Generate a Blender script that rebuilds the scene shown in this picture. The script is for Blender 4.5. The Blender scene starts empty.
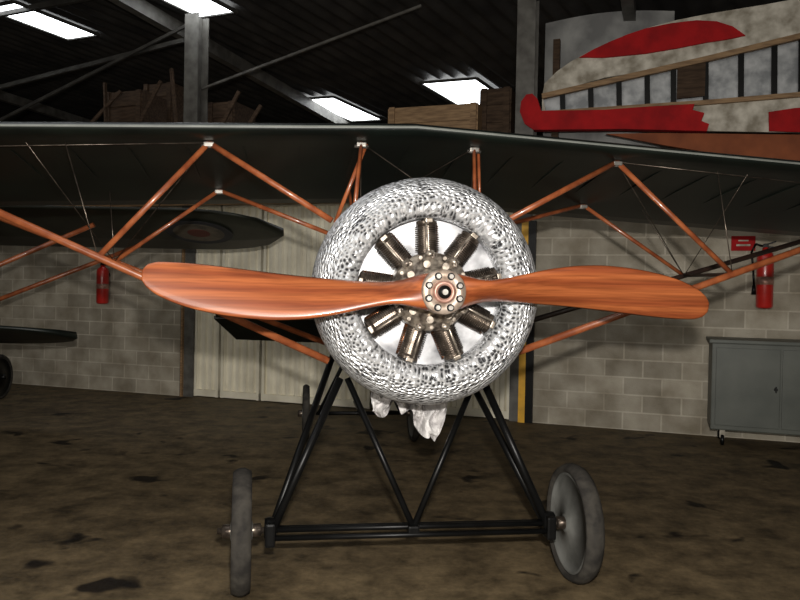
import bpy, bmesh, math, random
from mathutils import Vector, Matrix, noise
random.seed(7)
C=bpy.context.scene.collection
# ------------------------------------------------------------ materials
def mat(name,col,rough=.6,metal=0,col2=None,nscale=8,bump=0,bscale=30,stretch=(1,1,1),emit=0,coat=0,spec=.5):
    m=bpy.data.materials.new(name); m.use_nodes=True
    nt=m.node_tree; b=nt.nodes['Principled BSDF']
    b.inputs['Roughness'].default_value=rough; b.inputs['Metallic'].default_value=metal
    b.inputs['Base Color'].default_value=(*col,1); b.inputs['Specular IOR Level'].default_value=spec
    if coat: b.inputs['Coat Weight'].default_value=coat; b.inputs['Coat Roughness'].default_value=.12
    if emit:
        b.inputs['Emission Color'].default_value=(*col,1); b.inputs['Emission Strength'].default_value=emit
    tc=nt.nodes.new('ShaderNodeTexCoord'); mp=nt.nodes.new('ShaderNodeMapping')
    mp.inputs['Scale'].default_value=stretch; nt.links.new(tc.outputs['Object'],mp.inputs['Vector'])
    if col2 is None: col2=tuple(c*.75 for c in col)
    n=nt.nodes.new('ShaderNodeTexNoise'); n.inputs['Scale'].default_value=nscale; n.inputs['Detail'].default_value=6
    r=nt.nodes.new('ShaderNodeValToRGB'); r.color_ramp.elements[0].position=.35; r.color_ramp.elements[1].position=.65
    r.color_ramp.elements[0].color=(*col2,1); r.color_ramp.elements[1].color=(*col,1)
    nt.links.new(mp.outputs[0],n.inputs['Vector']); nt.links.new(n.outputs['Fac'],r.inputs[0]); nt.links.new(r.outputs[0],b.inputs['Base Color'])
    if bump:
        n2=nt.nodes.new('ShaderNodeTexNoise'); n2.inputs['Scale'].default_value=bscale; n2.inputs['Detail'].default_value=4
        bp=nt.nodes.new('ShaderNodeBump'); bp.inputs['Strength'].default_value=bump; bp.inputs['Distance'].default_value=.02
        nt.links.new(mp.outputs[0],n2.inputs['Vector']); nt.links.new(n2.outputs['Fac'],bp.inputs['Height']); nt.links.new(bp.outputs[0],b.inputs['Normal'])
    return m

M={}
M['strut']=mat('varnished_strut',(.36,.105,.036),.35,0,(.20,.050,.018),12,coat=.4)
M['strutdk']=mat('strut_painted_shade',(.035,.018,.012),.45,0,(.02,.012,.01),12)  # dark version of the strut varnish, shade on right-hand struts put into the colour
M['black']=mat('black_enamel',(.003,.003,.003),.35,0,(.005,.005,.005),10,spec=.18)
M['tyre']=mat('tyre_rubber',(.050,.045,.038),.85,0,(.022,.020,.018),14,bump=.2,spec=.15)
M['disc']=mat('wheel_fabric_disc',(.14,.14,.13),.7,0,(.07,.07,.064),6,spec=.2)
M['steel']=mat('steel',(.35,.33,.30),.45,.8,(.18,.165,.15),20)
M['engine']=mat('engine_grey_steel',(.19,.155,.125),.32,.8,(.05,.038,.030),18)
M['case']=mat('crankcase_alloy',(.46,.40,.33),.38,.75,(.08,.062,.05),30)
M['copper']=mat('copper_pipe',(.30,.12,.055),.35,.8,(.14,.06,.03),15)
M['plate']=mat('polished_backplate',(.92,.92,.94),.45,.2,(.16,.16,.17),5)
M['hub']=mat('hub_plate',(.50,.41,.34),.38,.55,(.28,.21,.16),30)
M['hubring']=mat('hub_inner_ring',(.42,.24,.19),.4,.4,(.28,.14,.10),30)
M['wing']=mat('dark_green_dope',(.008,.012,.009),.42,0,(.004,.006,.005),3,bump=.05,bscale=5,spec=.4)
M['olive']=mat('olive_dope',(.024,.027,.018),.5,0,(.013,.015,.010),5)
M['edge']=mat('leading_edge_painted_light',(.20,.21,.19),.5)  # paler strip on the wing nose, skylight catching the edge painted as colour
M['fus']=mat('fuselage_dope',(.10,.11,.09),.5)
M['red']=mat('red_dope',(.40,.012,.014),.8,0,(.26,.010,.012),5,spec=.15,bump=.25,bscale=9)
M['redgloss']=mat('red_enamel',(.50,.02,.015),.35,0,(.35,.015,.01),4,coat=.3)
M['cream']=mat('aged_cream_fabric',(.62,.58,.50),.8,0,(.26,.23,.18),6,bump=.4,bscale=10,spec=.2)
M['wood']=mat('pale_timber',(.32,.20,.10),.7,0,(.18,.105,.05),6,stretch=(1,8,8))
M['wooddk']=mat('dark_timber',(.075,.047,.029),.8,0,(.035,.021,.013),5,stretch=(1,6,6),spec=.2)
M['orange']=mat('orange_brown_dope',(.26,.075,.028),.7,0,(.14,.04,.017),3,spec=.2)
M['greypanel']=mat('grey_panel',(.34,.34,.33),.6,.1,(.15,.15,.15),2.5)
M['silver']=mat('silver_dope_panel',(.46,.47,.48),.5,.2,(.20,.21,.22),7)
M['beam']=mat('dusty_steel_beam',(.06,.057,.05),.7,.2,(.03,.028,.025),6)
M['post']=mat('grey_painted_steel',(.13,.125,.112),.6,.1,(.065,.06,.053),6)
M['roof']=mat('corrugated_roof_sheet',(.034,.031,.028),.8,.1,(.012,.011,.010),2,bump=.1)
M['yellow']=mat('yellow_paint',(.80,.42,.015),.5)
M['cab']=mat('grey_green_cabinet_paint',(.078,.084,.070),.5,.1,(.050,.056,.046),3)
M['cloth']=mat('crumpled_white_sheet',(.70,.68,.67),.6,0,(.34,.32,.32),14,bump=.9,bscale=28)
M['blue']=mat('faded_blue_paint',(.02,.022,.03),.6)
M['rbeige']=mat('faded_beige_paint',(.16,.13,.095),.7,0,(.07,.06,.045),6)
M['rred']=mat('faded_red_paint',(.12,.03,.02),.7)
M['sky']=mat('skylight_glazing',(.93,.97,1),.5,emit=6.0)
M['sky'].node_tree.nodes['Principled BSDF'].inputs['Emission Color'].default_value=(.93,.97,1,1)
M['concrete']=mat('dark_concrete',(.05,.047,.042),.9)
M['door']=mat('cream_door_sheet',(.84,.79,.64),.55,.05,(.66,.61,.48),3)

def wood_prop():
    m=bpy.data.materials.new('laminated_mahogany'); m.use_nodes=True; nt=m.node_tree; b=nt.nodes['Principled BSDF']
    tc=nt.nodes.new('ShaderNodeTexCoord'); mp=nt.nodes.new('ShaderNodeMapping'); mp.inputs['Scale'].default_value=(.22,6,3.0)
    w=nt.nodes.new('ShaderNodeTexWave'); w.bands_direction='Z'; w.inputs['Scale'].default_value=1.5; w.inputs['Distortion'].default_value=5; w.inputs['Detail'].default_value=2; w.inputs['Detail Scale'].default_value=1.0
    r=nt.nodes.new('ShaderNodeValToRGB'); r.color_ramp.elements[0].color=(.22,.050,.015,1); r.color_ramp.elements[1].color=(.36,.100,.030,1)
    n=nt.nodes.new('ShaderNodeTexNoise'); n.inputs['Scale'].default_value=45; n.inputs['Detail'].default_value=5; mp2=nt.nodes.new('ShaderNodeMapping'); mp2.inputs['Scale'].default_value=(.05,2,2)
    nr=nt.nodes.new('ShaderNodeValToRGB'); nr.color_ramp.elements[0].position=.35; nr.color_ramp.elements[0].color=(.5,.45,.4,1); nr.color_ramp.elements[1].position=.6
    mx=nt.nodes.new('ShaderNodeMix'); mx.data_type='RGBA'; mx.blend_type='MULTIPLY'; mx.inputs[0].default_value=.7
    L=nt.links.new
    L(tc.outputs['Object'],mp.inputs[0]); L(mp.outputs[0],w.inputs[0]); L(w.outputs['Fac'],r.inputs[0])
    L(tc.outputs['Object'],mp2.inputs[0]); L(mp2.outputs[0],n.inputs['Vector']); L(n.outputs['Fac'],nr.inputs[0])
    L(r.outputs[0],mx.inputs[6]); L(nr.outputs[0],mx.inputs[7]); L(mx.outputs[2],b.inputs['Base Color'])
    b.inputs['Roughness'].default_value=.38; b.inputs['Coat Weight'].default_value=.5; b.inputs['Coat Roughness'].default_value=.12
    return m
M['prop']=wood_prop()

def hammered():
    # rows of hammer dents laid out around the cowling ring
    m=bpy.data.materials.new('hammered_aluminium'); m.use_nodes=True; nt=m.node_tree; b=nt.nodes['Principled BSDF']; L=nt.links.new
    def mth(op,a,b_=None,c=None):
        q=nt.nodes.new('ShaderNodeMath'); q.operation=op
        for i,v in enumerate((a,b_,c)):
            if v is None: continue
            if isinstance(v,(int,float)): q.inputs[i].default_value=v
            else: L(v,q.inputs[i])
        return q.outputs[0]
    tc=nt.nodes.new('ShaderNodeTexCoord'); sp=nt.nodes.new('ShaderNodeSeparateXYZ'); L(tc.outputs['Object'],sp.inputs[0])
    x,y,z=sp.outputs; z=mth('SUBTRACT',z,1.545)
    ang=mth('ARCTAN2',x,z); rad=mth('SQRT',mth('ADD',mth('MULTIPLY',x,x),mth('MULTIPLY',z,z)))
    p=mth('ADD',rad,y)
    nd=nt.nodes.new('ShaderNodeTexNoise'); nd.inputs['Scale'].default_value=9; nd.inputs['Detail'].default_value=3; L(tc.outputs['Object'],nd.inputs['Vector'])
    wob=mth('MULTIPLY_ADD',nd.outputs['Fac'],2.4,-1.2)
    cb=nt.nodes.new('ShaderNodeCombineXYZ'); L(mth('MULTIPLY_ADD',ang,18.0,wob),cb.inputs[0]); L(mth('MULTIPLY_ADD',p,50.0,wob),cb.inputs[1])
    v=nt.nodes.new('ShaderNodeTexVoronoi'); v.voronoi_dimensions='2D'; v.inputs['Scale'].default_value=1; v.inputs['Randomness'].default_value=.75; L(cb.outputs[0],v.inputs['Vector'])
    n=nt.nodes.new('ShaderNodeTexNoise'); n.inputs['Scale'].default_value=10; n.inputs['Detail'].default_value=4; L(tc.outputs['Object'],n.inputs['Vector'])
    s=mth('MULTIPLY_ADD',n.outputs['Fac'],1.0,v.outputs['Distance'])
    r=nt.nodes.new('ShaderNodeValToRGB'); r.color_ramp.elements[0].position=.62; r.color_ramp.elements[1].position=.90
    r.color_ramp.elements[0].color=(.055,.055,.06,1); r.color_ramp.elements[1].color=(.82,.83,.85,1)
    L(s,r.inputs[0]); L(r.outputs[0],b.inputs['Base Color'])
    bp=nt.nodes.new('ShaderNodeBump'); bp.inputs['Strength'].default_value=1; bp.inputs['Distance'].default_value=.014
    L(v.outputs['Distance'],bp.inputs['Height']); L(bp.outputs[0],b.inputs['Normal'])
    b.inputs['Metallic'].default_value=.6; b.inputs['Roughness'].default_value=.36
    return m
M['hammer']=hammered()

def blockwall():
    m=bpy.data.materials.new('concrete_block'); m.use_nodes=True; nt=m.node_tree; b=nt.nodes['Principled BSDF']; L=nt.links.new
    tc=nt.nodes.new('ShaderNodeTexCoord'); sp=nt.nodes.new('ShaderNodeSeparateXYZ'); cb=nt.nodes.new('ShaderNodeCombineXYZ')
    L(tc.outputs['Object'],sp.inputs[0]); L(sp.outputs[0],cb.inputs[0]); L(sp.outputs[2],cb.inputs[1])
    br=nt.nodes.new('ShaderNodeTexBrick'); br.inputs['Scale'].default_value=1; br.inputs['Brick Width'].default_value=.42; br.inputs['Row Height'].default_value=.2
    br.inputs['Mortar Size'].default_value=.012; br.inputs['Mortar Smooth'].default_value=.5
    br.inputs['Color1'].default_value=(.50,.455,.37,1); br.inputs['Color2'].default_value=(.37,.335,.27,1); br.inputs['Mortar'].default_value=(.58,.53,.44,1)
    L(cb.outputs[0],br.inputs['Vector'])
    n=nt.nodes.new('ShaderNodeTexNoise'); n.inputs['Scale'].default_value=3; n.inputs['Detail'].default_value=8; L(tc.outputs['Object'],n.inputs['Vector'])
    r=nt.nodes.new('ShaderNodeValToRGB'); r.color_ramp.elements[0].position=.3; r.color_ramp.elements[0].color=(.50,.47,.42,1); r.color_ramp.elements[1].position=.7
    L(n.outputs['Fac'],r.inputs[0])
    mx=nt.nodes.new('ShaderNodeMix'); mx.data_type='RGBA'; mx.blend_type='MULTIPLY'; mx.inputs[0].default_value=1
    L(br.outputs['Color'],mx.inputs[6]); L(r.outputs[0],mx.inputs[7]); L(mx.outputs[2],b.inputs['Base Color'])
    n2=nt.nodes.new('ShaderNodeTexNoise'); n2.inputs['Scale'].default_value=60; L(tc.outputs['Object'],n2.inputs['Vector'])
    s=nt.nodes.new('ShaderNodeMath'); s.operation='MULTIPLY_ADD'; s.inputs[1].default_value=.6; L(br.outputs['Fac'],s.inputs[0]); L(n2.outputs['Fac'],s.inputs[2])
    bp=nt.nodes.new('ShaderNodeBump'); bp.inputs['Strength'].default_value=.5; bp.inputs['Distance'].default_value=.01; L(s.outputs[0],bp.inputs['Height']); L(bp.outputs[0],b.inputs['Normal'])
    b.inputs['Roughness'].default_value=.9
    return m
M['block']=blockwall()

def floormat():
    m=bpy.data.materials.new('oil_stained_floor'); m.use_nodes=True; nt=m.node_tree; b=nt.nodes['Principled BSDF']; L=nt.links.new
    tc=nt.nodes.new('ShaderNodeTexCoord')
    n=nt.nodes.new('ShaderNodeTexNoise'); n.inputs['Scale'].default_value=3.4; n.inputs['Detail'].default_value=12; n.inputs['Roughness'].default_value=.76; L(tc.outputs['Object'],n.inputs['Vector'])
    r=nt.nodes.new('ShaderNodeValToRGB'); r.color_ramp.elements[0].position=.36; r.color_ramp.elements[1].position=.66
    r.color_ramp.elements[0].color=(.040,.028,.014,1); r.color_ramp.elements[1].color=(.20,.145,.078,1)
    L(n.outputs['Fac'],r.inputs[0])
    n2=nt.nodes.new('ShaderNodeTexNoise'); n2.inputs['Scale'].default_value=2.4; n2.inputs['Detail'].default_value=3; n2.inputs['Distortion'].default_value=.3; L(tc.outputs['Object'],n2.inputs['Vector'])
    r2=nt.nodes.new('ShaderNodeValToRGB'); r2.color_ramp.elements[0].position=.31; r2.color_ramp.elements[1].position=.37
    r2.color_ramp.elements[0].color=(.10,.09,.085,1); r2.color_ramp.elements[1].color=(1,1,1,1); L(n2.outputs['Fac'],r2.inputs[0])
    mx=nt.nodes.new('ShaderNodeMix'); mx.data_type='RGBA'; mx.blend_type='MULTIPLY'; mx.inputs[0].default_value=1
    L(r.outputs[0],mx.inputs[6]); L(r2.outputs[0],mx.inputs[7]); L(mx.outputs[2],b.inputs['Base Color'])
    rr=nt.nodes.new('ShaderNodeMapRange'); rr.inputs[3].default_value=.5; rr.inputs[4].default_value=.85; L(n.outputs['Fac'],rr.inputs[0]); L(rr.outputs[0],b.inputs['Roughness'])
    bp=nt.nodes.new('ShaderNodeBump'); bp.inputs['Strength'].default_value=.4; bp.inputs['Distance'].default_value=.02; L(n.outputs['Fac'],bp.inputs['Height']); L(bp.outputs[0],b.inputs['Normal'])
    b.inputs['Specular IOR Level'].default_value=.25
    return m
M['floor']=floormat()

# ------------------------------------------------------------ builders
def add(name,bm,m,parent=None,smooth=False,loc=None,rotz=None):
    me=bpy.data.meshes.new(name); bmesh.ops.recalc_face_normals(bm,faces=bm.faces); bm.to_mesh(me); bm.free()
    if m is not None:
        for x in (m if isinstance(m,(list,tuple)) else [m]): me.materials.append(M[x])
    if smooth:
        for p in me.polygons: p.use_smooth=True
    o=bpy.data.objects.new(name,me); C.objects.link(o)
    if parent: o.parent=parent
    if loc: o.location=loc
    if rotz is not None: o.rotation_euler=(0,0,rotz)
    return o
def empty(name,loc=(0,0,0),rz=0):
    o=bpy.data.objects.new(name,None); C.objects.link(o); o.location=loc; o.rotation_euler=(0,0,rz); return o
def frame(d,up=Vector((0,0,1))):
    d=d.normalized()
    if abs(d.dot(up))>.99: up=Vector((0,1,0))
    a=d.cross(up).normalized(); b=a.cross(d).normalized(); return a,b,d
def bm_tube(bm,p1,p2,r1,r2=None,seg=12,flat=1.0,mi=0):
    p1=Vector(p1);p2=Vector(p2); r2=r1 if r2 is None else r2
    a,b,d=frame(p2-p1); rings=[]
    for p,r in((p1,r1),(p2,r2)):
        rings.append([bm.verts.new(p+a*math.cos(t)*r*flat+b*math.sin(t)*r) for t in [2*math.pi*i/seg for i in range(seg)]])
    for i in range(seg):
        f=bm.faces.new((rings[0][i],rings[0][(i+1)%seg],rings[1][(i+1)%seg],rings[1][i])); f.material_index=mi; f.smooth=True
    for q in rings:
        f=bm.faces.new(q); f.material_index=mi
def bm_rev(bm,origin,axis,prof,seg=48,mi=0,close=False,smooth=True):
    origin=Vector(origin); a,b,d=frame(Vector(axis)); rings=[]
    for r,h in prof:
        rings.append([bm.verts.new(origin+d*h+(a*math.cos(2*math.pi*i/seg)+b*math.sin(2*math.pi*i/seg))*max(r,.0005)) for i in range(seg)])
    n=len(rings)
    for k in range(n if close else n-1):
        q=rings[k]; w=rings[(k+1)%n]
        for i in range(seg):
            f=bm.faces.new((q[i],q[(i+1)%seg],w[(i+1)%seg],w[i])); f.material_index=mi; f.smooth=smooth
def bm_box(bm,c,size,mi=0,rot=None,bev=0):
    mtx=Matrix.Translation(Vector(c))
    if rot is not None: mtx=mtx@rot
    g=bmesh.ops.create_cube(bm,size=1,matrix=mtx@Matrix.Diagonal((*size,1)))
    fs={f for v in g['verts'] for f in v.link_faces}
    for f in fs: f.material_index=mi
    if bev:
        es={e for f in fs for e in f.edges}
        bmesh.ops.bevel(bm,geom=list(es),offset=bev,segments=2,affect='EDGES',profile=.7)
def bm_beam(bm,p1,p2,w,h,mi=0):
    p1=Vector(p1);p2=Vector(p2);a,b,d=frame(p2-p1)
    rot=Matrix((a,b,d)).transposed().to_4x4()
    bm_box(bm,(p1+p2)/2,(w,h,(p2-p1).length),mi,rot)
def bm_poly(bm,pts,thick,mi=0):
    A=[bm.verts.new(p) for p in pts]; B=[bm.verts.new(Vector(p)+thick) for p in pts]
    n=len(pts)
    fs=[bm.faces.new(A),bm.faces.new(B[::-1])]
    for i in range(n): fs.append(bm.faces.new((A[i],B[i],B[(i+1)%n],A[(i+1)%n])))
    for f in fs: f.material_index=mi
def tube(name,p1,p2,r,m,parent,flat=1.0,r2=None):
    bm=bmesh.new(); bm_tube(bm,p1,p2,r,r2,14,flat); return add(name,bm,m,parent)

# ------------------------------------------------------------ ROOM
TH=math.radians(19); S=Vector((math.cos(TH),-math.sin(TH),0)); T=Vector((math.sin(TH),math.cos(TH),0)); O=Vector((0,9.48,0))
def W(s,t,z): return O+S*s+T*t+Vector((0,0,z))
def roomobj(name,bm,m,parent=None,smooth=False):
    return add(name,bm,m,parent,smooth,None if parent else tuple(O),None if parent else -TH)

bm=bmesh.new(); bm_box(bm,(0,6,-.1),(34,34,.2)); add('floor',bm,'floor')
WH=2.75
bm=bmesh.new(); bm_box(bm,(-8.2,.12,WH/2),(10.2,.24,WH)); roomobj('wall_back_left',bm,'block')
bm=bmesh.new(); bm_box(bm,(5.6,.12,WH/2),(7.9,.24,WH)); roomobj('wall_back_right',bm,'block')
def corr(bm,x0,x1,z0,z1,y,amp=.018,pitch=.13,mi=0):
    n=int((x1-x0)/pitch*6); prev=None
    for i in range(n+1):
        x=x0+(x1-x0)*i/n; ph=(x/pitch)%1
        yy=y-(amp if .25<ph<.75 else -amp)
        q=(bm.verts.new((x,yy,z0)),bm.verts.new((x,yy,z1)))
        if prev:
            f=bm.faces.new((prev[0],q[0],q[1],prev[1])); f.material_index=mi
        prev=q
for k,(a,b_) in enumerate(((-3.05,-2.66),(-2.62,-2.02),(-1.98,-.4),(-.36,1.42))):
    e=empty('door_%d'%(k+1),tuple(W(0,0,0)),-TH)
    bm=bmesh.new(); corr(bm,a+.03,b_-.03,.1,WH-.1,.08,pitch=.14 if k>1 else .11); add('sheet',bm,'door',e)
    bm=bmesh.new()
    for x in(a+.02,b_-.02): bm_box(bm,(x,.08,WH/2),(.04,.07,WH-.02))
    for z in(.06,WH-.06): bm_box(bm,((a+b_)/2,.08,z),(b_-a,.08,.09))
    add('door_frame',bm,'door',e)
for k,s in enumerate((-3.14,1.53)):
    bm=bmesh.new()
    H=5.35 if k==0 else 5.1
    bm_box(bm,(s,.0,H/2),(.22,.02,H)); bm_box(bm,(s,.24,H/2),(.22,.02,H)); bm_box(bm,(s,.12,H/2),(.02,.22,H))
    roomobj('steel_column',bm,'post')
bm=bmesh.new(); bm_box(bm,(1.575,-.03,1.2),(.08,.05,2.4),0); bm_box(bm,(1.66,-.03,1.2),(.09,.05,2.4),1)
roomobj('column_guard',bm,['yellow','black'])
bm=bmesh.new(); bm_box(bm,(-3.2,-.03,1.2),(.03,.04,2.4)); roomobj('trim_1',bm,'wood')
bm=bmesh.new(); bm_box(bm,(0,22,3.5),(34,.2,7)); add('wall_back_upper',bm,'concrete')
bm=bmesh.new(); bm_box(bm,(-14,8,3.5),(.2,30,7)); add('wall_left',bm,'block')
bm=bmesh.new(); bm_box(bm,(10.5,8,3.5),(.2,30,7)); add('wall_right',bm,'block')
bm=bmesh.new()
bm_box(bm,(-1.5,2.35,WH+.05),(22,3.9,.08),0)
bm_box(bm,(-1.5,-.12,WH+.02),(22,.06,.22),0)
for i in range(28):
    x=-9+i*.62+random.uniform(-.2,.2); l=random.uniform(.3,.6)
    bm_box(bm,(x,.05,WH+.16+random.uniform(0,.06)),(l,.1,random.uniform(.12,.28)),random.choice((0,1,1)))
roomobj('storage_loft',bm,['wood','wooddk'])
# roof
e1=Vector((.5,.866,0)); e2=Vector((.866,-.5,0))
def roofz(x): return 5.3-.06*x
bm=bmesh.new(); R0=Vector((-2,8,0)); n=900; prev=None
for i in range(n+1):
    u=-21+42*i/n; q=[]
    for v in(-21,21):
        p=R0+e2*u+e1*v; q.append(bm.verts.new((p.x,p.y,roofz(p.x)+.035*math.sin(i*math.pi/3*1.0)+.04)))
    if prev: bm.faces.new((prev[0],q[0],q[1],prev[1]))
    prev=q
add('ceiling',bm,'roof',smooth=True)
for k,(x,y,l,s_) in enumerate(((-5.62,11.70,.72,.38),(-2.93,10.33,.50,.36),(-1.28,15.94,.95,.42),(1.21,13.93,.90,.55))):
    bm=bmesh.new(); c=Vector((x,y,0)); pts=[]; 
    for sa,sb in((-1,-1),(1,-1),(1,1),(-1,1)):
        p=c+e1*l*sa+e2*s_*sb; pts.append(Vector((p.x,p.y,roofz(p.x)-.03)))
    bm_poly(bm,pts,Vector((0,0,.02)),0)
    for i in range(4): bm_beam(bm,pts[i],pts[(i+1)%4],.05,.04,1)
    add('window_%d'%(k+1),bm,['sky','beam'])
bm=bmesh.new()
def rp(x,y,d=.12): return Vector((x,y,roofz(x)-d))
for off in(-7.5,0,6.8):
    bm_beam(bm,rp(-5.2+off,6,.16),rp(.15+off,21,.16),.14,.2,1)
for k in range(-8,9):
    c=R0+e1*(2.3*k+.9)
    if 0<k<6: continue
    bm_beam(bm,rp((c-e2*11).x,(c-e2*11).y,.05),rp((c+e2*11).x,(c+e2*11).y,.05),.06,.08)
bm_beam(bm,(-6.5,11.6,3.9),(-3.0,10.8,5.35),.04,.04)
bm_beam(bm,(-3.1,10.8,4.3),(.2,9.4,5.1),.03,.03,1)
bm_beam(bm,(-9,12.6,4.2),(-3.2,10.9,5.1),.05,.06)
add('roof_truss',bm,['beam','post'])

# ------------------------------------------------------------ LOFT CONTENTS
def S_of(px,py,t=0):
    k=(px-400)/750; Y=(O.y+ t/math.cos(TH))/(1+k*math.tan(TH)); X=k*Y
    s=(X)/math.cos(TH) if t==0 else (Vector((X,Y,0))-O).dot(S)
    return s,t,1.55+(290+(px-400)*.018-py)*Y/750
e=empty('damaged_wing',tuple(O),-TH)
def flat(name,pts,t,m,th=.03):
    bm=bmesh.new(); bm_poly(bm,[Vector(S_of(x,y,t)) for x,y in pts],Vector((0,th,0)),0); return add(name,bm,m,e)
flat('fabric_upper',[(538,96),(540,84),(552,72),(566,62),(588,50),(612,39),(640,29),(670,21),(700,15),(760,5),(830,-8),(830,28),(700,62),(600,78)],.16,'cream')
flat('red_stripe_upper',[(574,58),(588,50),(605,42),(622,35),(640,29),(665,24),(690,21),(710,22),(726,27),(739,36),(720,40),(700,43),(670,49),(640,54),(600,58)],.13,'red')
flat('bay_backing',[(538,96),(700,60),(830,28),(830,100),(700,104),(538,115)],.22,'silver')
flat('leading_panel',[(538,96),(542,113),(600,110),(690,104),(765,96),(830,93),(830,133),(705,131),(620,129),(538,129)],.12,'cream')
flat('red_nose',[(516,112),(517,102),(522,95),(528,94),(533,99),(537,111),(600,110),(640,107),(690,104),(688,110),(700,113),(697,121),(705,124),(703,131),(620,129),(530,130),(521,124)],-.06,'red',.12)
flat('red_patch',[(764,112),(790,108),(830,106),(830,133),(765,131)],.09,'red')
bm=bmesh.new()
def spar(a,b_,w,t,mi): bm_beam(bm,S_of(*a,t),S_of(*b_,t),.06,w,mi)
spar((538,97),(700,60),.06,.1,0); spar((700,60),(830,28),.06,.1,0)
spar((538,114),(700,103),.05,.1,0); spar((700,103),(830,92),.05,.1,0)
for x in(558,586,614,642,668,700,735,768,795,820):
    top=98-(x-530)*.232; bot=114-(x-534)*.07
    spar((x,top),(x+1,bot),.035,.12,1)
add('spars_and_ribs',bm,['wood','black'],e)
bm=bmesh.new(); bm_poly(bm,[Vector(S_of(x,y,.1)) for x,y in((672,68),(700,60),(700,96),(672,99))],Vector((0,.03,0))); add('bare_bay',bm,'wooddk',e)
bm=bmesh.new()
for s in(1.85,3.2,4.8):
    bm_box(bm,(s,.34,WH+.09+.9),(.08,.08,1.8)); bm_box(bm,(s,.22,3.32),(.08,.26,.08))
add('rack',bm,'wooddk',e)
bm=bmesh.new(); bm_poly(bm,[Vector(S_of(x,y,-.02)) for x,y in((602,134),(650,133),(840,135),(840,170),(740,158),(660,145))],Vector((0,.06,0))); 
for s in(3.0,4.4): bm_box(bm,(s,.01,2.98),(.08,.05,.30))
roomobj('stored_tail_panel',bm,'orange')
bm=bmesh.new(); prev=None
x0,_,_=S_of(538,40,.6); x1,_,_=S_of(668,40,.6)
for i in range(13):
    a=i/12*math.pi
    x=x0+(x1-x0)*(i/12); y=.75-.18*math.sin(a)
    q=(bm.verts.new((x,y,WH+.1)),bm.verts.new((x,y,5.0)))
    if prev: bm.faces.new((prev[0],q[0],q[1],prev[1]))
    prev=q
roomobj('stored_fuselage_panel',bm,'greypanel',smooth=True)
x0=S_of(668,40,.9)[0]
bm=bmesh.new()
bm_box(bm,(x0+1.3,1.0,3.88),(2.6,.05,2.07),0)
for s in(.1,1.3,2.5): bm_box(bm,(x0+s,.96,3.88),(.07,.04,2.07),1)
roomobj('plywood_sheet',bm,['greypanel','wood'])
def crate(px0,px1,pytop,t,m,name='wooden_crate',d=.6):
    s0,_,z=S_of(px0,pytop,t); s1,_,_=S_of(px1,pytop,t); zb=WH+.095
    bm=bmesh.new(); bm_box(bm,((s0+s1)/2,t+d/2,(z+zb)/2),(s1-s0,d,z-zb),0)
    n=max(3,int((z-zb)/.22))
    for i in range(n): bm_box(bm,((s0+s1)/2,t-.01,zb+(i+.5)*(z-zb)/n),(s1-s0+.02,.03,(z-zb)/n-.03),0)
    for s in(s0+.05,s1-.05): bm_box(bm,(s,t-.035,(z+zb)/2),(.08,.03,z-zb),0)
    return roomobj(name,bm,[m])
crate(386,474,109,.6,'wood'); crate(477,507,90,.9,'wooddk'); crate(104,140,94,.75,'wooddk'); crate(142,170,86,1.5,'wooddk')
crate(206,232,104,.8,'wooddk')
bm=bmesh.new()
for (a,b_) in (((62,126),(118,92)),((120,126),(158,82)),((205,126),(236,92)),((232,126),(258,106)),((176,122),(168,70)),((104,126),(102,84))):
    pa=Vector(S_of(*a,.55)); pb=Vector(S_of(*b_,.62)); dd=(pb-pa)
    pa2=pa-dd*((pa.z-(WH+.13))/dd.z)*.999
    pa2.x=pa.x+(pa2.x-pa.x)*.35; pa2.y=.55
    bm_beam(bm,pa2,pb,.035,.05,0)
roomobj('timber_offcuts',bm,'wooddk')

# ------------------------------------------------------------ MAIN AIRCRAFT
YAW=math.radians(8)
A=empty('parasol_monoplane',(.155,3.6,0),YAW)
CZ=1.545
bm=bmesh.new()
prof=[(.375,.20),(.362,.12),(.358,.07),(.364,.025),(.385,-.008),(.418,-.026),(.455,-.026),(.492,-.008),(.526,.028),(.550,.075),(.565,.13),(.572,.20),(.572,.34),(.562,.50),(.55,.50),(.545,.36),(.53,.2),(.47,.07),(.42,.03),(.39,.12)]
bm_rev(bm,(0,0,CZ),(0,1,0),prof,96,close=True)
add('cowling',bm,'hammer',A)
bm=bmesh.new(); bm_rev(bm,(0,0,CZ),(0,1,0),[(.02,.2),(.36,.2),(.52,.21),(.52,.23),(.02,.23)],64); add('engine_backplate',bm,'plate',A)
bm=bmesh.new()
bm_rev(bm,(0,0,CZ),(0,1,0),[(.03,-.09),(.06,-.09),(.065,-.05),(.10,-.035),(.13,0),(.155,.008),(.16,.018),(.185,.02),(.192,.035),(.192,.17),(.15,.2),(.05,.2)],48)
for i in range(18):
    a=2*math.pi*i/18; c=Vector((math.sin(a)*.172,.0,CZ+math.cos(a)*.172)); bm_tube(bm,c+Vector((0,.0,0)),c+Vector((0,.03,0)),.010,seg=6)
for i in range(9):
    a=2*math.pi*i/9+.1; c=Vector((math.sin(a)*.085,0,CZ+math.cos(a)*.085)); bm_tube(bm,c+Vector((0,-.06,0)),c+Vector((0,.02,0)),.017,seg=8)
    a=2*math.pi*i/9-.25; c=Vector((math.sin(a)*.135,0,CZ+math.cos(a)*.135)); bm_tube(bm,c+Vector((0,-.03,0)),c+Vector((0,.02,0)),.018,seg=10)
add('crankcase',bm,'case',A)
bm=bmesh.new()
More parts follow.
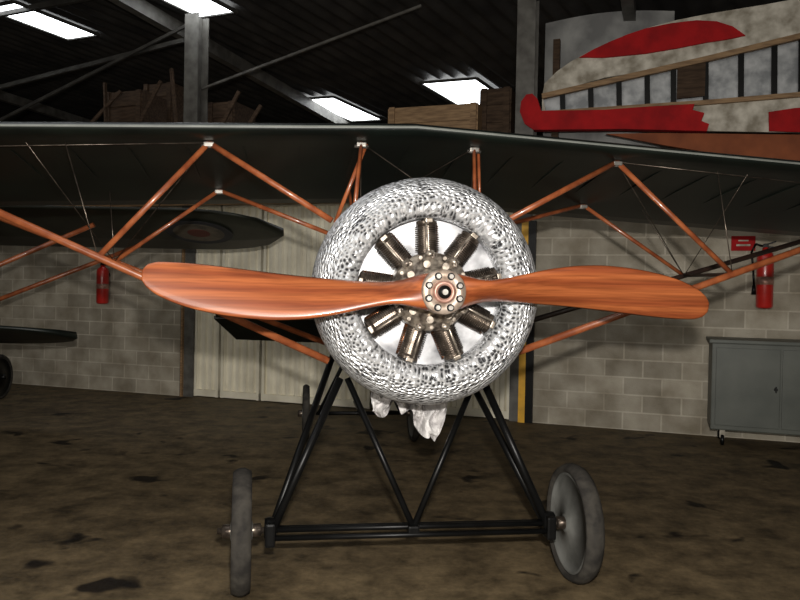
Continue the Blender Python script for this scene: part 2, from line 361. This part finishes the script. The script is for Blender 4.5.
for i in range(9):
    a=math.radians(-3+40*i); d=Vector((math.sin(a),0,math.cos(a))); o=Vector((0,.10,CZ))
    pr=[(.046,.18)]; h=.20
    while h<.325:
        pr+=[(.047,h),(.060,h+.001),(.060,h+.004),(.047,h+.005)]; h+=.0105
    pr+=[(.052,.333),(.052,.345),(.02,.355),(.001,.355)]
    bm_rev(bm,o,d,pr,24,smooth=False)
add('cylinders',bm,'engine',A)
bm=bmesh.new()
for i in range(9):
    a=math.radians(-3+40*i); d=Vector((math.sin(a),0,math.cos(a))); sd=Vector((math.cos(a),0,-math.sin(a)))
    c=Vector((0,.025,CZ))
    bm_tube(bm,c+d*.13-sd*.014,c+d*.345-sd*.014,.0065,seg=8)
    bm_box(bm,c+d*.345+Vector((0,.03,0)),(.035,.08,.02),0,Matrix.Rotation(a,4,'Y'),.004)
    bm_tube(bm,c+d*.17,c+d*.20,.03,.02,seg=10)
add('pushrods',bm,'case',A)
bm=bmesh.new()
for i in range(9):
    a=math.radians(-3+40*i+15); d=Vector((math.sin(a),0,math.cos(a))); a2=a-.13; d2=Vector((math.sin(a2),0,math.cos(a2)))
    bm_tube(bm,Vector((0,.14,CZ))+d*.17,Vector((0,.12,CZ))+d2*.34,.015,seg=10)
add('intake_pipes',bm,'copper',A)
# propeller
PY=-.20
P=bmesh.new()
st=[(0,.088,-.088,.0,.13),(.05,.088,-.088,.15,.13),(.09,.07,-.075,.4,.12),(.14,.048,-.056,.8,.095),(.20,.040,-.062,.9,.075),(.28,.042,-.085,.75,.06),(.37,.050,-.112,.62,.05),(.47,.058,-.132,.52,.042),(.57,.070,-.138,.44,.036),(.67,.084,-.130,.38,.031),(.76,.096,-.114,.34,.026),(.84,.105,-.092,.31,.022),(.91,.110,-.062,.28,.018),(.955,.108,-.032,.26,.014),(.985,.096,-.002,.25,.010),(1.0,.070,.028,.24,.005)]
RR=1.305; NS=20
def section(x,top,bot,tan,th,sgn):
    pts=[]; c=(top+bot)/2; hc=(top-bot)/2
    for k in range(NS):
        t=2*math.pi*k/NS; u=math.cos(t); v=math.sin(t)
        y=-th*.62*v**.8 if v>1e-6 else th*.38*abs(v)
        pts.append(Vector((x,u*hc*tan+y,c+hc*u)))
    if sgn>0: pts=[Vector((-p.x,p.y,-p.z)) for p in pts]
    return pts
def interp(f):
    for i in range(len(st)-1):
        if st[i][0]<=f<=st[i+1][0]:
            k=(f-st[i][0])/(st[i+1][0]-st[i][0])
            return tuple(st[i][j]*(1-k)+st[i+1][j]*k for j in range(5))
def smooth_i(f):
    if f>.93: return interp(f)
    q=[interp(min(.999,abs(f+d))) for d in(-.03,-.015,0,.015,.03)]
    r=[sum(a[j] for a in q)/5 for j in range(5)]; r[0]=f; return r
fr=[i/60 for i in range(58)]+[.96,.972,.982,.99,.996,1.0]
rings=[]
for f in reversed(fr): _,a_,b_,t_,h_=smooth_i(f); rings.append(section(-f*RR,a_,b_,t_,h_,-1))
for f in fr[1:]:
    _,a_,b_,t_,h_=smooth_i(f); s=section(-f*RR,a_,b_,t_,h_,1)
    s=[s[(NS//2-k)%NS] for k in range(NS)]
    rings.append(s)
vr=[[P.verts.new(p+Vector((0,PY,CZ))) for p in r] for r in rings]
for i in range(len(vr)-1):
    for k in range(NS):
        f=P.faces.new((vr[i][k],vr[i][(k+1)%NS],vr[i+1][(k+1)%NS],vr[i+1][k])); f.smooth=True
P.faces.new(vr[0]); P.faces.new(vr[-1])
add('propeller',P,'prop',A)
bm=bmesh.new()
bm_rev(bm,(0,PY,CZ),(0,-1,0),[(.001,.0),(.100,.0),(.100,.088),(.095,.094),(.052,.094),(.050,.09),(.047,.09)],48,0)
bm_rev(bm,(0,PY,CZ),(0,-1,0),[(.050,.09),(.050,.104),(.034,.106),(.032,.10),(.001,.10)],40,3)
for i in range(8):
    a=2*math.pi*(i+.5)/8; c=Vector((math.sin(a)*.075,PY,CZ+math.cos(a)*.075)); bm_tube(bm,c+Vector((0,-.093,0)),c+Vector((0,-.108,0)),.011,seg=6,mi=1); bm_tube(bm,c+Vector((0,-.092,0)),c+Vector((0,-.096,0)),.017,seg=16,mi=2)
bm_rev(bm,(0,PY,CZ),(0,-1,0),[(.001,.101),(.030,.101),(.030,.1025),(.001,.1025)],24,2)
bm_tube(bm,(0,PY-.10,CZ),(0,PY-.118,CZ),.013,seg=12,mi=1)
add('propeller_hub',bm,['hub','steel','black','hubring'],A)
tube('propeller_shaft',(0,PY,CZ),(0,0,CZ),.05,'steel',A)
# fuselage
bm=bmesh.new(); secs=[(.48,.54,.54,CZ),(.9,.50,.52,CZ),(1.6,.40,.46,CZ-.01),(2.4,.34,.38,CZ-.06),(3.4,.25,.28,CZ-.16),(4.3,.15,.18,CZ-.28),(5.0,.05,.12,CZ-.34)]
rings=[]
for y,w,h,z in secs:
    rings.append([bm.verts.new((w*math.copysign(abs(math.cos(t))**.9,math.cos(t)),y,z+h*math.copysign(abs(math.sin(t))**.9,math.sin(t)))) for t in [2*math.pi*i/20 for i in range(20)]])
for a,b_ in zip(rings,rings[1:]):
    for i in range(20): bm.faces.new((a[i],a[(i+1)%20],b_[(i+1)%20],b_[i]))
bm.faces.new(rings[0]); bm.faces.new(rings[-1])
add('fuselage',bm,'fus',A,True)
bm=bmesh.new(); bm_rev(bm,(0,1.9,CZ+.36),(0,0,1),[(.26,0),(.28,.03),(.26,.06),(.24,.03)],28,close=True); add('cockpit_rim',bm,'copper',A)
# tailplane with drooped elevator
bm=bmesh.new(); TZ=CZ-.33
bm_poly(bm,[Vector((x,y,TZ+(y-4.8)*-.02)) for x,y in((-1.5,4.8),(-1.2,4.5),(-.5,4.25),(.5,4.25),(1.2,4.5),(1.5,4.8))],Vector((0,0,.04)))
bm_poly(bm,[Vector((x,y,TZ-(y-4.8)*.75)) for x,y in((-1.52,4.82),(1.52,4.82),(1.3,5.15),(.2,5.2),(-.2,5.2),(-1.3,5.15))],Vector((0,0,.03)))
add('tailplane',bm,'wing',A)
bm=bmesh.new(); bm_poly(bm,[Vector((0,y,z)) for y,z in((4.5,1.3),(4.8,1.6),(5.1,1.72),(5.4,1.6),(5.45,1.2),(5.05,1.05))],Vector((.03,0,0))); add('rudder',bm,'fus',A)
# wing
ANH=.045; WZ=2.445
bm=bmesh.new(); LEy=.55; ch=1.6; TK=.62
af=[(0,0),(.004,.014),(.05,.052),(.12,.072),(.25,.085),(.45,.072),(.7,.040),(.9,.008),(1,-.012),(.9,-.02),(.7,-.012),(.45,.002),(.25,.0),(.12,-.012),(.05,-.02),(.012,-.015)]
stn=[-4.35,-4.3,-4.15,-3.9]+[-3.9+7.8*i/26 for i in range(1,26)]+[3.9,4.15,4.3,4.35]
rings=[]
for u in stn:
    k=1 if abs(u)<=3.9 else max(.25,math.sqrt(max(0,1-((abs(u)-3.9)/.5)**2)))
    zc=WZ-ANH*abs(u); c=ch*k
    rings.append([bm.verts.new((u,LEy+(ch-c)*.35+x*c,zc+z*c*TK-.135*x*c)) for x,z in af])
for a,b_ in zip(rings,rings[1:]):
    n=len(af)
    for i in range(n):
        f=bm.faces.new((a[i],a[(i+1)%n],b_[(i+1)%n],b_[i])); f.smooth=True
        f.material_index=1 if i==0 else 0
bm.faces.new(rings[0]); bm.faces.new(rings[-1])
add('parasol_wing',bm,['wing','edge'],A)
bm=bmesh.new()
def wz(u,y,d=.018):
    x=(y-LEy)/ch; return WZ-ANH*abs(u)-.135*x*ch-d
for i in range(-12,13):
    u=i*.32
    for y0,y1 in((.65,1.1),(1.1,1.6),(1.6,2.08)):
        bm_beam(bm,(u,y0,wz(u,y0,.002)),(u,y1,wz(u,y1,.002)),.014,.008)
add('wing_rib_tapes',bm,'wing',A)
def strut(n,p1,p2,r=.019,m='strut'): return tube(n,p1,p2,r,m,A,flat=.8)
fy,ry=.75,1.75
cfg={-1:dict(n='left',o=3.0,o2=3.0,k=.49,k2=.55,tf=1.14,tr=1.18,ct=-.29),1:dict(n='right',o=3.55,o2=3.6,k=.49,k2=.56,tf=1.25,tr=1.44,ct=.37)}
for sg,c_ in cfg.items():
    n=c_['n']
    i1=Vector((sg*.46,.62,1.15)); o1=Vector((sg*c_['o'],fy,wz(c_['o'],fy)))
    i2=Vector((sg*.44,1.6,1.18)); o2=Vector((sg*c_['o2'],ry,wz(c_['o2'],ry)))
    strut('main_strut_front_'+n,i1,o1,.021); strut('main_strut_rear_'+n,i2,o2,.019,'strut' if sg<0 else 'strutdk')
    j1=i1.lerp(o1,c_['k']); j2=i2.lerp(o2,c_['k2'])
    Tf=Vector((sg*c_['tf'],fy,wz(c_['tf'],fy))); Tr=Vector((sg*c_['tr'],ry,wz(c_['tr'],ry)))
    strut('jury_strut_front_'+n,Tf,j1,.016); strut('jury_strut_rear_'+n,Tr,j2,.014)
    strut('upper_strut_front_'+n,Tf,(sg*.46,.55,1.92),.017); strut('upper_strut_rear_'+n,Tr,(sg*.38,1.5,1.90),.015)
    ct=Vector((c_['ct'],fy,wz(.3,fy)))
    strut('cabane_front_'+n,ct,(sg*.34,.56,1.95),.015); strut('cabane_front2_'+n,ct+Vector((.03,.02,0)),(sg*.34+.09*sg,.8,1.93),.012); strut('cabane_rear_'+n,ct+Vector((0,1,-.12)),(sg*.24,1.6,1.9),.015)
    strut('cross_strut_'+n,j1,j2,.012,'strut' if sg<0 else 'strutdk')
    bm=bmesh.new()
    for q in(Tf,Tr,ct): bm_box(bm,q+Vector((0,0,-.01)),(.055,.04,.025),0,None,.006); bm_tube(bm,q+Vector((-.04,0,-.02)),q+Vector((.04,0,-.02)),.010,seg=8)
    add('strut_fittings_'+n,bm,'steel',A)
    bm=bmesh.new()
    for p,q in((Tf,(sg*2.9,fy,wz(2.9,fy)-.03)),(j1,(sg*1.9,fy,wz(1.9,fy))),(j2,(sg*1.9,ry,wz(1.9,ry))),(Tf,j2),(ct,(sg*.3,.6,1.6)),(ct,(-sg*.28,.58,1.98)),((sg*2.1,fy,wz(2.1,fy)),j2)):
        bm_tube(bm,p,q,.003,seg=6)
    add('rigging_wires_'+n,bm,'engine',A)
# undercarriage
AX=.3; WR=.313; UX=-.02
bm=bmesh.new(); mid=Vector((UX,AX,WR+.0))
for sg in(-1,1):
    foot=Vector((UX+sg*.735,AX,WR-.02)); ft=Vector((sg*.40,.56,1.06)); rt=Vector((sg*.40,1.25,1.14))
    bm_tube(bm,foot,ft,.022,seg=14,flat=.9); bm_tube(bm,foot+Vector((0,.06,0)),rt,.022,seg=14,flat=.9)
    bm_tube(bm,mid,Vector((sg*.36,.56,1.06)),.017,seg=14)
    bm_box(bm,foot+Vector((0,.02,.01)),(.05,.14,.12),0,None,.012)
    bm_rev(bm,foot+Vector((-.03*1,.02,.03)),(1,0,0),[(.001,0),(.05,0),(.055,.02),(.05,.06),(.001,.06)],20)
bm_tube(bm,(UX-.76,AX-.02,WR-.03),(UX+.76,AX-.02,WR-.03),.014,seg=14); bm_tube(bm,(UX-.76,AX+.05,WR+.0),(UX+.76,AX+.05,WR+.0),.013,seg=14)
bm_box(bm,mid+Vector((0,0,-.01)),(.06,.06,.05),0,None,.01)
add('undercarriage_legs',bm,'black',A)
tube('axle',(UX-.79,AX+.02,WR),(UX+.79,AX+.02,WR),.015,'black',A)
for sg,n in((-1,'left'),(1,'right')): tube('axle_end_'+n,(UX+sg*.76,AX+.02,WR),(UX+sg*1.0,AX+.02,WR),.016,'engine',A)
def wheel(bm,c,R,w,axis=(1,0,0)):
    c=Vector(c); ax=Vector(axis); tw=.048
    pr=[(R-tw,-w*.34),(R-tw*.7,-w*.48),(R-tw*.35,-w*.46),(R-.008,-w*.3),(R,-w*.12),(R,w*.12),(R-.008,w*.3),(R-tw*.35,w*.46),(R-tw*.7,w*.48),(R-tw,w*.34)]
    bm_rev(bm,c,ax,pr,64,0)
    for s in(-1,1):
        bm_rev(bm,c,ax,[(R-tw+.002,s*w*.30),(R-tw-.004,s*w*.36),(R-tw-.016,s*w*.36),(R-tw-.02,s*w*.26),(.05,s*w*.46),(.045,s*w*.55),(.001,s*w*.55)],56,1)
        bm_rev(bm,c,ax,[(.034,s*w*.55),(.034,s*(w*.55+.04)),(.020,s*(w*.55+.045)),(.001,s*(w*.55+.045))],20,2)
for sg,n in((-1,'left'),(1,'right')):
    bm=bmesh.new(); wheel(bm,(0,0,0),WR,.10)
    o=add('wheel_'+n,bm,['tyre','disc','engine'],A); o.location=(UX+sg*.88,AX+.02,WR); o.rotation_euler=(0,0,math.radians(3.5 if sg<0 else 1))
# cloth hanging under cowl
bm=bmesh.new(); nx,nz=60,30; g=[]
for i in range(nx+1):
    col=[]
    u=i/nx; ln=.19+.14*noise.noise(Vector((u*5.5,3.1,0)))+.12*math.exp(-((u-.74)/.13)**2)
    for j in range(nz+1):
        v=j/nz; x=-.22+.50*u*(1-.12*v)+.035*noise.noise(Vector((u*6,v*4,2)))
        y=.60+.06*noise.noise(Vector((u*9,v*3,5)))+.03*math.sin(u*38+v*4)+.03*noise.noise(Vector((u*22,v*10,1)))
        col.append(bm.verts.new((x,y,1.07-v*ln*1.1+.02*noise.noise(Vector((u*14,v*6,9))))))
    g.append(col)
for i in range(nx):
    for j in range(nz): f=bm.faces.new((g[i][j],g[i+1][j],g[i+1][j+1],g[i][j+1])); f.smooth=True
add('dust_sheet',bm,'cloth',A)

TT=empty('tail_trolley',(-.38,7.62,0),YAW)
for k,x in enumerate((-.55,.55)):
    bm=bmesh.new(); wheel(bm,(x,0,.29),.29,.07); add('wheel_%d'%(k+1),bm,['tyre','disc','engine'],TT)
bm=bmesh.new(); bm_tube(bm,(-.56,0,.29),(.56,0,.29),.02)
for x in(-.42,.42): bm_tube(bm,(x,0,.29),(x*.15,.1,1.02),.02)
bm_tube(bm,(0,-.1,.29),(0,.7,.3),.02)
add('trolley_frame',bm,'black',TT)

# ------------------------------------------------------------ PARKED BIPLANE at left
B=empty('parked_biplane',(-5.9,8.0,0),0)
def slab(name,x0,x1,y0,y1,z0,z1,m,tip=True):
    bm=bmesh.new(); rings=[]
    n=26
    for i in range(n+1):
        x=x0+(x1-x0)*i/n
        k=1.0
        d=max(0,(x1-x)/ .95)
        if d<1: k=max(.06,math.sqrt(max(0,1-(1-d)**2)))
        yc=y0*.45+y1*.55; zc=z0*.45+z1*.55
        r=[]
        for t,h in((0,0),(.05,.03),(.3,.06),(.7,.035),(1,0),(.7,-.01),(.3,-.015),(.05,-.012)):
            y=y0+(y1-y0)*t; z=z0+(z1-z0)*t
            r.append(bm.verts.new((x,yc+(y-yc)*k,zc+(z-zc)*k+h)))
        rings.append(r)
    for a,b_ in zip(rings,rings[1:]):
        for i in range(8): f=bm.faces.new((a[i],a[(i+1)%8],b_[(i+1)%8],b_[i])); f.smooth=True
    bm.faces.new(rings[0]); bm.faces.new(rings[-1]); return add(name,bm,m,B)
slab('upper_wing',-1,4.62,-.5,.75,2.32,1.98,'olive')
slab('lower_wing',-1,2.42,-.4,.5,1.10,.86,'wing')
nrm=Vector((0,-.262,-.965)).normalized()
for k,(r,mn) in enumerate(((.36,'blue'),(.27,'rbeige'),(.12,'rred'))):
    bm=bmesh.new(); cc=Vector((3.72,.10,2.157-.018)); bm_rev(bm,cc+nrm*(.012+.003*k),nrm,[(.001,0),(r,0),(r,.002),(.001,.002)],40,smooth=False); add('roundel_%d'%k,bm,mn,B)
for k,(a,b_) in enumerate((((2.75,-.3,2.16),(.1,-.3,.98)),((2.95,.5,2.0),(.1,.5,.85)))):
    tube('interplane_strut_%d'%k,a,b_,.025,'strut',B)
bm=bmesh.new(); rings=[]
for y,w,z,h in((1.3,.35,1.5,.4),(.5,.4,1.5,.45),(-1,.38,1.45,.42),(-3,.22,1.3,.28),(-4.8,.06,1.1,.15)):
    rings.append([bm.verts.new((-.8+w*math.cos(t),y,z+h*math.sin(t))) for t in [2*math.pi*i/18 for i in range(18)]])
for a,b_ in zip(rings,rings[1:]):
    for i in range(18): bm.faces.new((a[i],a[(i+1)%18],b_[(i+1)%18],b_[i]))
bm.faces.new(rings[0]); bm.faces.new(rings[-1]); add('fuselage',bm,'olive',B,True)
bm=bmesh.new(); wheel(bm,(.62,1.9,.3),.3,.09); wheel(bm,(-1.9,1.9,.3),.3,.09); add('wheels',bm,['tyre','black','black'],B)
bm=bmesh.new(); bm_tube(bm,(-1.9,1.9,.3),(.62,1.9,.3),.02)
for x in(-1.7,.4): bm_tube(bm,(x,1.9,.3),(-.8+.3*math.copysign(1,x+.6),1.1,1.3),.02)
add('undercarriage',bm,'black',B)

# ------------------------------------------------------------ FIRE EXTINGUISHERS
def extinguisher(s,z0,h,hose=True):
    E=empty('fire_extinguisher',tuple(W(s,-.12,z0)),-TH)
    r=.085
    bm=bmesh.new(); bm_rev(bm,(0,0,0),(0,0,1),[(.001,0),(r*.8,0),(r,.02),(r,h*.78),(r*.85,h*.84),(r*.4,h*.89),(r*.35,h*.93),(.001,h*.93)],32); add('cylinder',bm,'redgloss',E)
    bm=bmesh.new(); bm_box(bm,(0,0,h*.95),(.05,.05,.05),0,None,.006); bm_beam(bm,(0,0,h*.97),(.1,0,h*1.02),.02,.015); bm_beam(bm,(0,0,h*.94),(.1,0,h*.93),.02,.012)
    pts=[(-.03,0,h*.95),(-.1,-.02,h*.98),(-.14,-.03,h*.85),(-.12,-.04,h*.6),(-.11,-.04,h*.35)]
    if hose:
        for a,b_ in zip(pts,pts[1:]): bm_tube(bm,a,b_,.011,seg=8)
        bm_tube(bm,pts[-1],Vector(pts[-1])+Vector((0,0,-.1)),.016,.026)
    bm_box(bm,(0,.08,h*.7),(.05,.08,.05))
    add('valve_and_hose',bm,'black',E)
    bm=bmesh.new(); bm_rev(bm,(0,0,h*.36),(0,0,1),[(r+.001,0),(r+.002,.001),(r+.002,h*.12),(r+.001,h*.12)],32); add('label_band',bm,'hubring',E)
extinguisher(-4.50,1.27,.60,False); extinguisher(4.16,1.43,.70)
bm=bmesh.new(); bm_box(bm,(3.95,-.012,2.13),(.24,.02,.16),0); bm_box(bm,(3.95,-.024,2.11),(.14,.006,.02),1); bm_box(bm,(3.95,-.024,2.16),(.1,.006,.015),1)
roomobj('fire_sign',bm,['red','cream'])

# ------------------------------------------------------------ CABINET
K=empty('tool_cabinet',(3.24,7.75,0),-TH)
bm=bmesh.new(); bm_box(bm,(.65,.27,.62),(1.3,.54,.90),0,None,.012); bm_box(bm,(.65,.26,1.085),(1.36,.60,.04),0,None,.01)
add('body',bm,'cab',K)
bm=bmesh.new()
for x0_,x1_ in((.04,.64),(.66,1.26)): bm_box(bm,((x0_+x1_)/2,-.008,.62),(x1_-x0_,.02,.80),0,None,.006)
add('doors',bm,'cab',K)
bm=bmesh.new(); bm_tube(bm,(.60,-.02,.62),(.60,-.04,.62),.018,seg=12); bm_box(bm,(.60,-.045,.62),(.012,.012,.06))
add('handle',bm,'black',K)
bm=bmesh.new()
for x in(.12,1.18):
    for y in(.08,.46):
        bm_rev(bm,(x-.015,y,.06),(1,0,0),[(.001,0),(.055,0),(.06,.008),(.06,.026),(.055,.034),(.001,.034)],20,0); bm_box(bm,(x,y,.13),(.05,.05,.09),1)
add('castors',bm,['black','cream'],K)

# ------------------------------------------------------------ LIGHTS
def area(name,loc,rot,sx,sy,p,col):
    l=bpy.data.lights.new(name,'AREA'); l.shape='RECTANGLE'; l.size=sx; l.size_y=sy; l.energy=p; l.color=col
    o=bpy.data.objects.new(name,l); C.objects.link(o); o.location=loc; o.rotation_euler=rot; return o
area('camera_flash',(.05,-.05,1.82),(math.radians(89),0,0),.10,.06,215,(1,.96,.90))
area('hangar_door_daylight',(-2.5,-5.5,3.0),(math.radians(80),0,math.radians(-10)),7,3.5,340,(1,.95,.85))
area('skylight_glow',(-2.5,3.5,5.0),(0,0,0),3,5,60,(.95,.97,1))
w=bpy.data.worlds.new('hangar_ambient'); bpy.context.scene.world=w; w.use_nodes=True
w.node_tree.nodes['Background'].inputs[0].default_value=(.9,.85,.8,1); w.node_tree.nodes['Background'].inputs[1].default_value=.05
cam=bpy.data.cameras.new('camera'); cam.lens=33.75; cam.sensor_width=36; co=bpy.data.objects.new('camera',cam); C.objects.link(co)
co.location=(0,0,1.55); co.rotation_euler=(math.radians(90-.76),math.radians(-1.1),0)
bpy.context.scene.camera=co
bpy.context.scene.view_settings.view_transform='Standard'
